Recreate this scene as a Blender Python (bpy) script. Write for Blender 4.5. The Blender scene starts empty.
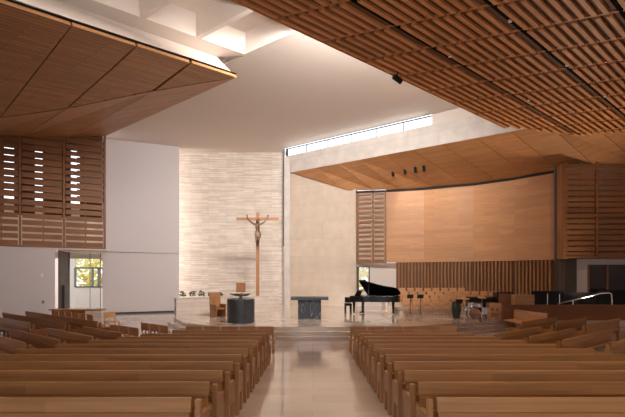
import bpy, bmesh, math, random
from mathutils import Vector, Matrix
random.seed(7)
C = bpy.context.scene.collection
PI = math.pi
F, CX, HY, EYE = 450.0, 312.5, 275.0, 1.9

# ------------------------------------------------------------------ survey helpers (sight lines of the photograph -> metres)
def P(px, py, Y):
    return Vector(((px-CX)*Y/F, Y, EYE-(py-HY)*Y/F))
def PZ(px, py, z):
    return P(px, py, (z-EYE)*F/(HY-py))
def plane_of(a, b, c):
    n = (b-a).cross(c-a).normalized()
    return n, n.dot(a)
def PP(px, py, pl):
    n, k = pl
    o = Vector((0, 0, EYE)); d = Vector(((px-CX)/F, 1, -(py-HY)/F))
    return o + d*((k-n.dot(o))/n.dot(d))
def on_line(px, a, b):                      # where the vertical sight plane of a column meets a plan line
    k = (px-CX)/F
    dx, dy = b[0]-a[0], b[1]-a[1]
    t = (k*a[1]-a[0])/(dx-k*dy)
    return Vector((a[0]+dx*t, a[1]+dy*t))
def on_poly(px, pts):
    for i in range(len(pts)-1):
        a, b = pts[i], pts[i+1]
        k = (px-CX)/F
        dx, dy = b[0]-a[0], b[1]-a[1]
        den = dx-k*dy
        if abs(den) < 1e-9: continue
        t = (k*a[1]-a[0])/den
        if -1e-6 <= t <= 1+1e-6 or (i == len(pts)-2 and t > 1):
            return Vector((a[0]+dx*t, a[1]+dy*t))
    return Vector(pts[-1][:2])

# raked nave floor: three facets that fall 4% towards the sanctuary
SL = 0.04
def nave_z(x, y):
    c = -SL*y
    l = -SL*(0.643*x+0.766*y+5.77)
    r = -SL*(-0.643*x+0.766*y+5.60)
    return max(c, l, r, -0.74)
CEN = plane_of(Vector((0,0,0)), Vector((1,0,0)), Vector((0,10,-SL*10)))
def side_plane(s, h=0.0):
    k = 5.77 if s < 0 else 5.60
    f = lambda x, y: Vector((x, y, -SL*(-s*0.643*x+0.766*y+k)+h))
    return plane_of(f(0,0), f(1,0), f(0,1))

# ------------------------------------------------------------------ materials
def new_mat(name):
    m = bpy.data.materials.new(name); m.use_nodes = True
    nt = m.node_tree
    return m, nt, nt.nodes['Principled BSDF']
def lin(r, g, b):
    f = lambda c: (c/255/12.92) if c/255 <= 0.04045 else ((c/255+0.055)/1.055)**2.4
    return (f(r), f(g), f(b), 1)
def flat(name, col, rough=0.6, metal=0.0, noise=0.0, nscale=6, spec=0.5):
    m, nt, b = new_mat(name)
    b.inputs['Roughness'].default_value = rough; b.inputs['Metallic'].default_value = metal
    b.inputs['Specular IOR Level'].default_value = spec
    if noise:
        tc = nt.nodes.new('ShaderNodeTexCoord'); n = nt.nodes.new('ShaderNodeTexNoise')
        n.inputs['Scale'].default_value = nscale; n.inputs['Detail'].default_value = 5
        nt.links.new(tc.outputs['Object'], n.inputs['Vector'])
        mx = nt.nodes.new('ShaderNodeMix'); mx.data_type = 'RGBA'
        mx.inputs['A'].default_value = tuple(c*(1-noise) for c in col[:3])+(1,)
        mx.inputs['B'].default_value = tuple(min(1, c*(1+noise)) for c in col[:3])+(1,)
        nt.links.new(n.outputs['Fac'], mx.inputs['Factor']); nt.links.new(mx.outputs['Result'], b.inputs['Base Color'])
    else:
        b.inputs['Base Color'].default_value = col
    return m
def wood(name, col, rough=0.45, axis='xz', board=(1.6, 0.14), var=0.22, mortar=0.0, grain=0.25, rnd=0.16, spec=0.4):
    """Boards run along the first axis letter; the second is across them."""
    m, nt, b = new_mat(name); L = nt.links.new
    tc = nt.nodes.new('ShaderNodeTexCoord'); oi = nt.nodes.new('ShaderNodeObjectInfo')
    sep = nt.nodes.new('ShaderNodeSeparateXYZ'); L(tc.outputs['Object'], sep.inputs[0])
    off = nt.nodes.new('ShaderNodeMath'); off.operation = 'MULTIPLY'; off.inputs[1].default_value = 37.0
    L(oi.outputs['Random'], off.inputs[0])
    add = nt.nodes.new('ShaderNodeMath'); add.operation = 'ADD'
    ax = {'x': 'X', 'y': 'Y', 'z': 'Z'}
    L(sep.outputs[ax[axis[0]]], add.inputs[0]); L(off.outputs[0], add.inputs[1])
    com = nt.nodes.new('ShaderNodeCombineXYZ')
    L(add.outputs[0], com.inputs[0]); L(sep.outputs[ax[axis[1]]], com.inputs[1])
    third = [a for a in 'xyz' if a not in axis][0]
    br = nt.nodes.new('ShaderNodeTexBrick')
    br.inputs['Color1'].default_value = (1-var, 1-var*1.1, 1-var*1.2, 1); br.inputs['Color2'].default_value = (1+var*0.6, 1+var*0.6, 1+var*0.6, 1)
    br.inputs['Mortar'].default_value = (0.35, 0.3, 0.28, 1)
    br.inputs['Scale'].default_value = 1.0; br.inputs['Mortar Size'].default_value = mortar
    br.inputs['Brick Width'].default_value = board[0]; br.inputs['Row Height'].default_value = board[1]
    br.offset = 0.37; br.inputs['Mortar Smooth'].default_value = 0.0
    L(com.outputs[0], br.inputs['Vector'])
    com2 = nt.nodes.new('ShaderNodeCombineXYZ'); L(add.outputs[0], com2.inputs[0]); L(sep.outputs[ax[axis[1]]], com2.inputs[1]); L(sep.outputs[ax[third]], com2.inputs[2])
    mp = nt.nodes.new('ShaderNodeMapping'); mp.inputs['Scale'].default_value = (1.1, 26, 26); L(com2.outputs[0], mp.inputs[0])
    ns = nt.nodes.new('ShaderNodeTexNoise'); ns.inputs['Scale'].default_value = 1.0; ns.inputs['Detail'].default_value = 5
    L(mp.outputs[0], ns.inputs['Vector'])
    g = nt.nodes.new('ShaderNodeMapRange'); g.inputs['From Min'].default_value = 0.3; g.inputs['From Max'].default_value = 0.7
    g.inputs['To Min'].default_value = 1-grain; g.inputs['To Max'].default_value = 1+grain*0.6
    L(ns.outputs['Fac'], g.inputs['Value'])
    r = nt.nodes.new('ShaderNodeMapRange'); r.inputs['To Min'].default_value = 1-rnd; r.inputs['To Max'].default_value = 1+rnd
    L(oi.outputs['Random'], r.inputs['Value'])
    mul = nt.nodes.new('ShaderNodeMath'); mul.operation = 'MULTIPLY'; L(g.outputs[0], mul.inputs[0]); L(r.outputs[0], mul.inputs[1])
    v1 = nt.nodes.new('ShaderNodeVectorMath'); v1.operation = 'SCALE'; L(br.outputs['Color'], v1.inputs[0]); L(mul.outputs[0], v1.inputs['Scale'])
    v2 = nt.nodes.new('ShaderNodeVectorMath'); v2.operation = 'MULTIPLY'; L(v1.outputs[0], v2.inputs[0]); v2.inputs[1].default_value = col[:3]
    L(v2.outputs[0], b.inputs['Base Color'])
    b.inputs['Roughness'].default_value = rough; b.inputs['Specular IOR Level'].default_value = spec
    return m
def masonry(name, c1, c2, mort, bw, bh, ms, rough, axis='xz', nz=0.12, bump=0.0, spec=0.3, nscale=1.5):
    m, nt, b = new_mat(name); L = nt.links.new
    tc = nt.nodes.new('ShaderNodeTexCoord'); sep = nt.nodes.new('ShaderNodeSeparateXYZ'); L(tc.outputs['Object'], sep.inputs[0])
    com = nt.nodes.new('ShaderNodeCombineXYZ')
    L(sep.outputs[axis[0].upper()], com.inputs[0]); L(sep.outputs[axis[1].upper()], com.inputs[1])
    br = nt.nodes.new('ShaderNodeTexBrick'); L(com.outputs[0], br.inputs['Vector'])
    br.inputs['Color1'].default_value = c1; br.inputs['Color2'].default_value = c2; br.inputs['Mortar'].default_value = mort
    br.inputs['Scale'].default_value = 1; br.inputs['Brick Width'].default_value = bw; br.inputs['Row Height'].default_value = bh
    br.inputs['Mortar Size'].default_value = ms; br.inputs['Mortar Smooth'].default_value = 0.1; br.offset = 0.41
    ns = nt.nodes.new('ShaderNodeTexNoise'); ns.inputs['Scale'].default_value = nscale; ns.inputs['Detail'].default_value = 7
    L(tc.outputs['Object'], ns.inputs['Vector'])
    g = nt.nodes.new('ShaderNodeMapRange'); g.inputs['From Min'].default_value = 0.25; g.inputs['From Max'].default_value = 0.75
    g.inputs['To Min'].default_value = 1-nz; g.inputs['To Max'].default_value = 1+nz; L(ns.outputs['Fac'], g.inputs['Value'])
    v = nt.nodes.new('ShaderNodeVectorMath'); v.operation = 'SCALE'; L(br.outputs['Color'], v.inputs[0]); L(g.outputs[0], v.inputs['Scale'])
    L(v.outputs[0], b.inputs['Base Color'])
    b.inputs['Roughness'].default_value = rough; b.inputs['Specular IOR Level'].default_value = spec
    if bump:
        rgb = nt.nodes.new('ShaderNodeRGBToBW'); L(br.outputs['Color'], rgb.inputs[0])
        bp = nt.nodes.new('ShaderNodeBump'); bp.inputs['Strength'].default_value = bump; bp.inputs['Distance'].default_value = 0.05
        L(rgb.outputs[0], bp.inputs['Height']); L(bp.outputs[0], b.inputs['Normal'])
    return m
def glass_mat(name, tint=(0.9, 0.95, 0.95, 1), gloss=0.08):
    m, nt, b = new_mat(name); nt.nodes.remove(b)
    out = nt.nodes['Material Output']; t = nt.nodes.new('ShaderNodeBsdfTransparent'); t.inputs[0].default_value = tint
    g = nt.nodes.new('ShaderNodeBsdfGlossy'); g.inputs['Roughness'].default_value = 0.02
    fr = nt.nodes.new('ShaderNodeMix'); fr.data_type = 'FLOAT'
    mx = nt.nodes.new('ShaderNodeMixShader'); mx.inputs[0].default_value = gloss
    nt.links.new(t.outputs[0], mx.inputs[1]); nt.links.new(g.outputs[0], mx.inputs[2]); nt.links.new(mx.outputs[0], out.inputs[0])
    return m

M = {}
M['pew'] = wood('pew oak', lin(180,128,76), 0.36, 'xz', (1.9, 0.16), 0.16, 0.0, 0.18, 0.09)
M['pewend'] = wood('pew end oak', lin(170,118,70), 0.40, 'zy', (0.9, 0.12), 0.12, 0.0, 0.16, 0.08)
M['chair'] = wood('chair oak', lin(200,150,104), 0.45, 'xz', (0.8, 0.1), 0.1, 0.0, 0.15, 0.08)
M['ceilwood'] = wood('ceiling boards', lin(168,120,78), 0.5, 'xy', (2.6, 0.15), 0.18, 0.008, 0.18, 0.06, 0.25)
M['slatwood'] = wood('slat wood', lin(206,144,92), 0.5, 'xy', (1.75, 0.29), 0.14, 0.0, 0.2, 0.05, 0.25)
M['backing'] = wood('slat backing', lin(124,84,54), 0.6, 'xy', (1.75, 0.2), 0.1, 0.0, 0.15, 0.05, 0.2)
M['soffit'] = wood('soffit boards', lin(182,130,86), 0.42, 'xy', (2.4, 0.16), 0.12, 0.0, 0.14, 0.05, 0.3)
M['veneer'] = wood('choir wall veneer', lin(200,148,106), 0.42, 'xz', (2.4, 0.23), 0.1, 0.0, 0.14, 0.03, 0.35)
M['batten'] = wood('batten wood', lin(158,110,72), 0.5, 'zx', (3, 0.2), 0.16, 0.0, 0.18, 0.05, 0.3)
M['screen'] = wood('screen wood', lin(144,96,58), 0.5, 'xz', (2.2, 0.38), 0.15, 0.0, 0.2, 0.05, 0.3)
M['parapet'] = wood('parapet wood', lin(150,100,68), 0.45, 'xz', (3.5, 0.4), 0.1, 0.0, 0.2, 0.05, 0.3)
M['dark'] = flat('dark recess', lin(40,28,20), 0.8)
M['white'] = flat('white plaster', lin(214,201,191), 0.75, 0, 0.02, 2, 0.2)
M['wallw'] = flat('wall plaster', lin(206,196,194), 0.7, 0, 0.02, 2, 0.2)
M['beam'] = masonry('cast white beam', lin(208,198,190), lin(204,194,186), lin(190,180,170), 3.2, 2.0, 0.012, 0.7)
M['stone'] = masonry('strip limestone', lin(204,186,170), lin(230,217,204), lin(178,158,140), 1.3, 0.075, 0.005, 0.75, 'xz', 0.10, 0.6)
M['lowstone'] = masonry('planter stone', lin(214,198,184), lin(200,184,170), lin(172,156,142), 1.3, 0.22, 0.006, 0.4, 'xz', 0.1, 0.0, 0.4)
M['tan'] = masonry('board marked concrete', lin(208,189,170), lin(203,184,165), lin(184,166,148), 4.8, 1.22, 0.008, 0.6, 'xz', 0.10, 0.0, 0.3)
M['floor'] = masonry('polished limestone floor', lin(206,184,168), lin(196,172,156), lin(170,148,134), 1.2, 0.6, 0.003, 0.09, 'xy', 0.10, 0, 0.6, 0.8)
M['platform'] = masonry('polished platform stone', lin(206,186,168), lin(194,174,156), lin(168,148,132), 1.4, 0.7, 0.003, 0.07, 'xy', 0.12, 0, 0.7, 1.2)
M['granite'] = masonry('dark granite', lin(62,63,66), lin(54,55,58), lin(42,43,46), 0.42, 2.4, 0.004, 0.3, 'xz', 0.25, 0, 0.5, 4)
M['black'] = flat('black lacquer', lin(18,16,16), 0.25)
M['matblack'] = flat('matt black', lin(24,22,22), 0.7)
M['cloth'] = flat('black cloth', lin(20,18,18), 0.9, 0, 0.2, 8)
M['steel'] = flat('brushed steel', lin(200,198,194), 0.3, 0.9)
M['chrome'] = flat('chrome', lin(230,232,238), 0.15, 1.0)
M['silver'] = flat('silver bowl', lin(232,228,220), 0.38, 0.6)
M['brass'] = flat('brass', lin(206,160,84), 0.3, 0.9)
M['bronze'] = flat('bronze', lin(128,100,78), 0.4, 0.75, 0.25, 14)
M['bronze_light'] = flat('light bronze', lin(140,116,92), 0.6, 0.5, 0.2, 14)
M['bronze_dark'] = flat('dark bronze', lin(52,40,32), 0.5, 0.6)
M['crosswood'] = wood('cross wood', lin(180,126,86), 0.45, 'zx', (3, 0.2), 0.08, 0, 0.18, 0.02)
M['drumshell'] = flat('white drum shell', lin(214,216,224), 0.25, 0.0, 0.06, 30)
M['drumgreen'] = flat('dark green lacquer', lin(42,50,44), 0.35, 0, 0.25, 5)
M['leaf'] = flat('planter leaves', lin(66,84,44), 0.6, 0, 0.35, 12)
M['bush'] = flat('garden leaves', lin(224,206,120), 0.7, 0, 0.3, 3)
M['frame'] = flat('grey window frame', lin(112,108,106), 0.5)
M['darkframe'] = flat('dark bronze frame', lin(58,52,50), 0.5)
M['door'] = flat('doorway shade and column brown', lin(74,62,56), 0.5)  # column brown; in the left doorway it stands in for shade
M['glass'] = glass_mat('clear glass')
M['dimglass'] = glass_mat('grey glass', (0.5, 0.5, 0.52, 1), 0.1)
M['curtain'] = flat('grey curtain', lin(112,106,106), 0.9, 0, 0.1, 4)
M['backwood'] = wood('dark brown boards', lin(98,66,42), 0.6, 'xz', (2.2, 0.38), 0.12)
M['joint'] = flat('black joint', lin(8,6,6), 0.9, 0, 0, 1, 0.1)
M['plate'] = flat('white plastic', lin(228,224,222), 0.5)
M['drumhead'] = flat('drum head', lin(236,236,240), 0.5)
M['water'] = flat('water', lin(120,130,132), 0.05, 0, 0, 1, 0.8)
def marble():
    m, nt, b = new_mat('veined dark marble'); L = nt.links.new
    tc = nt.nodes.new('ShaderNodeTexCoord'); ns = nt.nodes.new('ShaderNodeTexNoise'); ns.inputs['Scale'].default_value = 1.6; ns.inputs['Detail'].default_value = 3; ns.inputs['Distortion'].default_value = 1.4
    mp = nt.nodes.new('ShaderNodeMapping'); mp.inputs['Rotation'].default_value = (0, 0.5, 0); mp.inputs['Scale'].default_value = (1.3, 1, 0.5)
    L(tc.outputs['Object'], mp.inputs[0]); L(mp.outputs[0], ns.inputs['Vector'])
    s = nt.nodes.new('ShaderNodeMath'); s.operation = 'SUBTRACT'; s.inputs[1].default_value = 0.5; L(ns.outputs['Fac'], s.inputs[0])
    a = nt.nodes.new('ShaderNodeMath'); a.operation = 'ABSOLUTE'; L(s.outputs[0], a.inputs[0])
    r = nt.nodes.new('ShaderNodeValToRGB'); L(a.outputs[0], r.inputs[0])
    r.color_ramp.elements[0].color = lin(150,150,156); r.color_ramp.elements[0].position = 0.0
    r.color_ramp.elements[1].color = lin(52,53,58); r.color_ramp.elements[1].position = 0.012
    L(r.outputs[0], b.inputs['Base Color']); b.inputs['Roughness'].default_value = 0.35
    return m
M['marble'] = marble()

# ------------------------------------------------------------------ mesh builder
class MB:
    def __init__(s): s.v = []; s.f = []; s.sm = []
    def add(s, vs, fs, smooth=False):
        o = len(s.v); s.v += [tuple(v) for v in vs]
        for f in fs: s.f.append([i+o for i in f]); s.sm.append(smooth)
        return s
    def box(s, a, b, M4=None):
        x0, y0, z0 = a; x1, y1, z1 = b
        vs = [Vector(p) for p in ((x0,y0,z0),(x1,y0,z0),(x1,y1,z0),(x0,y1,z0),(x0,y0,z1),(x1,y0,z1),(x1,y1,z1),(x0,y1,z1))]
        if M4 is not None: vs = [M4 @ v for v in vs]
        return s.add(vs, [(0,3,2,1),(4,5,6,7),(0,1,5,4),(1,2,6,5),(2,3,7,6),(3,0,4,7)])
    def prism(s, poly, vec):
        n = len(poly); vec = Vector(vec); A = [Vector(p) for p in poly]; B = [p+vec for p in A]
        nrm = Vector((0,0,0))
        for i in range(n): nrm += A[i].cross(A[(i+1) % n])
        fl = nrm.dot(vec) > 0
        fs = [list(range(n))[::-1] if fl else list(range(n)), [n+i for i in range(n)] if fl else [n+i for i in range(n)][::-1]]
        for i in range(n):
            j = (i+1) % n
            fs.append((i, j, n+j, n+i) if fl else (j, i, n+i, n+j))
        return s.add(A+B, fs)
    def lathe(s, prof, c=(0,0,0), seg=32, M4=None):
        vs = []; fs = []; n = len(prof)
        for k in range(seg):
            a = 2*PI*k/seg
            for r, z in prof: vs.append(Vector((c[0]+r*math.cos(a), c[1]+r*math.sin(a), c[2]+z)))
        for k in range(seg):
            k2 = (k+1) % seg
            for i in range(n-1): fs.append((k*n+i, k2*n+i, k2*n+i+1, k*n+i+1))
        if prof[0][0] > 1e-6: fs.append([k*n for k in range(seg)][::-1])
        if prof[-1][0] > 1e-6: fs.append([k*n+n-1 for k in range(seg)])
        if M4 is not None: vs = [M4 @ v for v in vs]
        return s.add(vs, fs, True)
    def tube(s, pts, r, seg=8, r2=None):
        pts = [Vector(p) for p in pts]; vs = []; n = len(pts)
        for i, p in enumerate(pts):
            d = (pts[min(i+1, n-1)]-pts[max(i-1, 0)]).normalized()
            u = d.cross(Vector((0,0,1)) if abs(d.z) < 0.9 else Vector((1,0,0))).normalized(); w = d.cross(u)
            rr = r if r2 is None else r+(r2-r)*i/(n-1)
            for k in range(seg):
                a = 2*PI*k/seg; vs.append(p+u*rr*math.cos(a)+w*rr*math.sin(a))
        fs = [(i*seg+k, i*seg+(k+1) % seg, (i+1)*seg+(k+1) % seg, (i+1)*seg+k) for i in range(n-1) for k in range(seg)]
        fs += [list(range(seg))[::-1], [(n-1)*seg+k for k in range(seg)]]
        return s.add(vs, fs, True)
    def build(s, name, mat, parent=None, bevel=0.0, M4=None):
        me = bpy.data.meshes.new(name); me.from_pydata(s.v, [], s.f); me.update()
        me.polygons.foreach_set('use_smooth', s.sm)
        if any(s.sm):
            me.set_sharp_from_angle(angle=math.radians(40))
        bm = bmesh.new(); bm.from_mesh(me); bmesh.ops.recalc_face_normals(bm, faces=bm.faces); bm.to_mesh(me); bm.free()
        me.materials.append(mat)
        o = bpy.data.objects.new(name, me); C.objects.link(o)
        if parent is not None: o.parent = parent
        if M4 is not None: o.matrix_world = M4
        if bevel:
            b = o.modifiers.new('edge', 'BEVEL'); b.width = bevel; b.segments = 2; b.limit_method = 'ANGLE'
        return o
def thing(name, label, cat, M4=None, group=None):
    o = bpy.data.objects.new(name, None); C.objects.link(o); o.empty_display_size = 0.2
    if M4 is not None: o.matrix_world = M4
    o['label'] = label; o['category'] = cat
    if group: o['group'] = group
    return o
def tag(o, label, cat, group=None):
    o['label'] = label; o['category'] = cat
    if group: o['group'] = group
    return o
def struct(o): o['kind'] = 'structure'; return o
def sempty(name, M4=None):
    o = bpy.data.objects.new(name, None); C.objects.link(o)
    if M4 is not None: o.matrix_world = M4
    return struct(o)
def dup(root, M4, label, group=None):
    r = root.copy(); C.objects.link(r); r.matrix_world = M4; r['label'] = label
    if group: r['group'] = group
    for ch in list(root.children):
        c = ch.copy(); C.objects.link(c); c.parent = r
        for g in list(ch.children):
            d = g.copy(); C.objects.link(d); d.parent = c
    return r
def at(loc, rz=0.0): return Matrix.Translation(Vector(loc)) @ Matrix.Rotation(rz, 4, 'Z')
def frame2(p0, p1, z=0.0):                  # local x from p0 towards p1, z up
    d = (Vector((p1[0]-p0[0], p1[1]-p0[1], 0))).normalized()
    y = Vector((0,0,1)).cross(d)
    m = Matrix(((d.x, y.x, 0, p0[0]), (d.y, y.y, 0, p0[1]), (0, 0, 1, z), (0, 0, 0, 1)))
    return m, Vector((p1[0]-p0[0], p1[1]-p0[1])).length
def wallslab(name, p0, p1, z0, z1, mat, th=0.25, parent=None):     # thickness goes to local +y (away from a viewer who sees p0 on the left)
    m, L = frame2(p0, p1, z0)
    return MB().box((0,0,0), (L, th, z1-z0)).build(name, mat, parent, 0, m)

# ------------------------------------------------------------------ floor and platform
CEIL = 11.0; PLAT = -0.24
b = MB(); xs = [-24+0.6*i for i in range(81)]; ys = [-8+0.5*i for i in range(93)]
b.add([(x, y, nave_z(x, y)) for y in ys for x in xs], [(j*81+i, j*81+i+1, (j+1)*81+i+1, (j+1)*81+i) for j in range(92) for i in range(80)])
struct(b.build('floor', M['floor']))
front = [(-9.6, 33.3), (-6.9, 22.4), (-5.6, 20.0), (-3.7, 18.5), (3.6, 18.5), (5.2, 19.3), (7.2, 20.3), (9.3, 21.2), (22, 21.2), (22, 33.3)]
def offset(poly, d):
    out = []
    for i, p in enumerate(poly):
        c = Vector((0, 27)); v = (Vector(p)-c)
        out.append(p if i in (0, 9) else (p[0]+(-d if p[0] < -5 else d*0.5 if p[0] > 5 else -0.0 if abs(p[0]) < 4 else 0)*(0.6 if abs(p[0]) < 6 else 0.8), p[1]-d*(1 if p[1] < 21 else 0.6)))
    return out
pl = sempty('floor_platform')
for k, (d, zt) in enumerate(((0.0, PLAT), (0.32, PLAT-0.165), (0.64, PLAT-0.33))):
    MB().prism([(x, y, -0.9) for x, y in offset(front, d)], (0,0,zt+0.9)).build('platform_step', M['platform'], pl)
# choir risers
rz0 = [0.0, 0.17, 0.34, 0.50]; rY = [23.8, 25.0, 26.2, 27.4]
ri = sempty('floor_riser')
for k in (1, 2, 3):
    MB().box((4.9-0.15*k, rY[k]-0.45, PLAT), (12.2, 29.0 if k == 3 else rY[k]+0.75, PLAT+rz0[k])).build('riser_step', M['platform'], ri)

# ------------------------------------------------------------------ walls of the sanctuary
m0, L0 = frame2((-15.5, 33.5), (-2.05, 33.4), -0.8)
struct(MB().box((0,0,0), (L0, 0.4, CEIL+1.0)).build('wall_back', M['stone'], None, 0, m0))
TW0, TW1 = (-1.95, 32.45), (2.95, 30.6)
struct(wallslab('wall_concrete', TW0, TW1, PLAT-0.2, 9.6, M['tan'], 0.35))
struct(MB().box((-2.02, 32.1, PLAT), (-1.62, 32.44, 10.3)).build('trim_1', M['beam']))
w2 = sempty('window_2')
MB().box((-2.16, 32.7, PLAT), (-2.04, 32.85, 4.0)).build('window_sill_panel', M['beam'], w2)
MB().box((-2.16, 32.7, 4.0), (-2.04, 32.85, CEIL)).build('window_frame', M['frame'], w2)
# clerestory line
CL0, CL1 = (-1.95, 32.35), (9.94, 23.0)
cm, CLL = frame2(CL0, CL1, 0)
cend = on_line(432, CL0, CL1); cl = (cend-Vector(CL0)).length
struct(MB().box((0,0,9.2), (CLL+3.5, 0.5, 10.42)).build('trim_2', M['beam'], None, 0, cm))
struct(MB().box((cl,0.0,10.42), (CLL+3.5, 0.5, CEIL+0.2)).build('wall_clerestory', M['white'], None, 0, cm))
w3 = sempty('window_3', cm)
fb = MB(); fb.box((0,0.1,CEIL-0.06), (cl,0.16,CEIL)).box((0,0.1,10.42), (cl,0.16,10.45))
n = 6
for i in range(n+1):
    x = cl*i/n; fb.box((max(0,x-0.02), 0.1, 10.45), (min(cl,x+0.02), 0.15, CEIL-0.06))
fb.box((0,0.06,10.42), (0.12,0.18,CEIL))
fb.build('window_frame', M['darkframe'], w3); MB().box((0.1,0.125,10.44), (cl,0.135,CEIL-0.05)).build('pane', M['glass'], w3)

# left white wall
WL0, WL1 = (-14.0, 30.0), (-9.49, 32.0)
struct(wallslab('wall_left', WL0, WL1, -0.9, CEIL+0.3, M['wallw'], 0.3))
wm, WLL = frame2(WL0, WL1, 0)
struct(MB().box((-0.05,-0.10,3.44), (WLL,0.0,CEIL+0.3)).build('wall_left_upper', M['wallw'], None, 0, wm))
struct(MB().box((0,-0.03,-0.74), (WLL,0.0,-0.62)).build('baseboard_left', M['darkframe'], None, 0, wm))
SC0, SC1 = Vector((-17.2, 24.8)), Vector((-12.8, 27.7))
sd = (SC1-SC0).normalized()
S_ = lambda px: on_line(px, SC0, SC1)
SCL = SC0-sd*5.0
ps = S_(55)
struct(wallslab('wall_left_lower', SCL, ps, -0.9, 3.44, M['wallw'], 0.3))
# door recess, glass wall and back room
sm_, sL = frame2(SCL, SC1, 0)
struct(MB().box((0,-0.02,3.40), (sL+0.35,3.2,3.50)).build('ceiling_recess', M['white'], None, 0, sm_))
g0, g1 = P(69, 0, 29.0), P(101, 0, 30.05)
d1 = sempty('doorway_1')
dm, dL = frame2((ps[0]+0.05, ps[1]+0.35), (g0.x, g0.y), -0.74)
MB().box((0,0,0), (dL, 0.06, 4.1)).build('doorway_dark_sheet', M['door'], d1, 0, dm)  # dark sheet in place of the shade inside the open doorway
MB().box((dL*0.3, -0.12, 0.0), (dL*0.8, -0.02, 2.0)).build('doorway_panel', M['darkframe'], d1, 0, dm)
gm, gL = frame2((g0.x, g0.y), (g1.x, g1.y), -0.74)
w4 = sempty('window_4', gm)
MB().box((0,0,0),(gL,0.012,4.14)).build('pane', M['glass'], w4)
MB().box((0,-0.02,0),(0.05,0.04,4.14)).box((gL-0.05,-0.02,0),(gL,0.04,4.14)).box((gL*0.64,-0.01,0),(gL*0.66,0.03,4.14)).build('window_frame', M['frame'], w4)
MB().box((-0.18,-0.06,2.2),(-0.04,-0.03,2.75)).build('door_plate', M['plate'], w4)
BY = 36.0
a_, b_, zt_, zb_ = P(75,0,BY).x, P(103,0,BY).x, P(0,253,BY).z, P(0,287,BY).z
bw = sempty('wall_corridor')
MB().box((-26,BY,-0.9),(a_,BY+0.2,6)).box((b_,BY,-0.9),(-13.6,BY+0.2,6)).box((a_,BY,zt_),(b_,BY+0.2,6)).box((a_,BY,-0.9),(b_,BY+0.2,zb_)).build('wall_panel', M['white'], bw)
w5 = sempty('window_5')
fb = MB()
zm_ = P(0,268,BY).z
for x in (a_, a_+(b_-a_)*0.62, a_+(b_-a_)*0.84, b_): fb.box((x-0.07,BY-0.02,zb_),(x+0.07,BY+0.12,zm_))
fb.box((a_,BY-0.02,zm_-0.07),(b_,BY+0.12,zm_+0.07)).box((a_,BY-0.02,zb_-0.07),(b_,BY+0.12,zb_+0.07))
arc = []
for i in range(13):
    t = i/12; arc.append((a_+(b_-a_)*t, BY+0.05, zm_+0.3+(zt_-zm_-0.35)*math.sqrt(max(0, 1-(t*0.95)**2))))
fb.tube(arc, 0.07, 6)
fb.build('window_frame', M['frame'], w5)

# ------------------------------------------------------------------ white ceiling with coffers
E = Vector((-2.8, 18.67)); D2 = Vector((0.775, 0.632)).normalized(); C2 = Vector((0.78, -0.626)).normalized()
cp = [E, E-C2*14, Vector((-16, 34.2)), Vector((-2, 34.2)), Vector((-2, 32.42)), Vector((CL0[0], CL0[1])), Vector(CL1), Vector((12.7, 20.8)), Vector((12.0, 6.0)), E+C2*9.0]
ce = sempty('ceiling')
MB().prism([(p.x, p.y, CEIL) for p in cp], (0,0,0.12)).build('ceiling_slab', M['white'], ce)
b = MB()
def pc(s, t, z): p = E-D2*s+C2*t; return (p.x, p.y, z)
pitch, T = 2.12, 6.2
ncell = 9
for i in range(ncell):
    s0, s1 = 0.10+pitch*i, pitch*(i+1)-0.10
    for t0, t1 in ((0.10, 3.1), (3.3, T)):
        lo = [pc(s0,t0,CEIL), pc(s1,t0,CEIL), pc(s1,t1,CEIL), pc(s0,t1,CEIL)]
        hi = [pc(s0+0.34,t0+0.5,CEIL+0.6), pc(s1-0.34,t0+0.5,CEIL+0.6), pc(s1-0.34,t1-0.5,CEIL+0.6), pc(s0+0.34,t1-0.5,CEIL+0.6)]
        b.add(lo+hi, [(0,1,5,4),(1,2,6,5),(2,3,7,6),(3,0,4,7),(4,5,6,7)])
    sa = s0-0.2 if i else 0.0
    b.add([pc(sa,0,CEIL), pc(s0,0,CEIL), pc(s0,T+2.6,CEIL), pc(sa,T+2.6,CEIL)], [(0,1,2,3)])
    for ta, tb in ((0,0.10),(3.1,3.3),(T,T+2.6)):
        b.add([pc(s0,ta,CEIL), pc(s1,ta,CEIL), pc(s1,tb,CEIL), pc(s0,tb,CEIL)], [(0,1,2,3)])
b.build('coffer', M['white'], ce)
# underside strip and fascia next to the dark wooden ceiling
ff0, ff1 = E-D2*(-0.15)-C2*0.55, E-D2*19-C2*0.55
b = MB()
q0, q1 = PZ(217, 57, CEIL), PZ(56, 0, CEIL); q2 = q1+(q1-q0)*2.2
b.add([(*E,CEIL),(*(E-D2*19),CEIL),tuple(q2),tuple(q0)], [(0,1,2,3)])
b.add([(*E,CEIL+0.1),tuple(q0+Vector((0,0,0.1))),(*(E-C2*1.8),CEIL+0.1)], [(0,1,2)])
b.build('coffer_edge', M['white'], ce)

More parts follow.
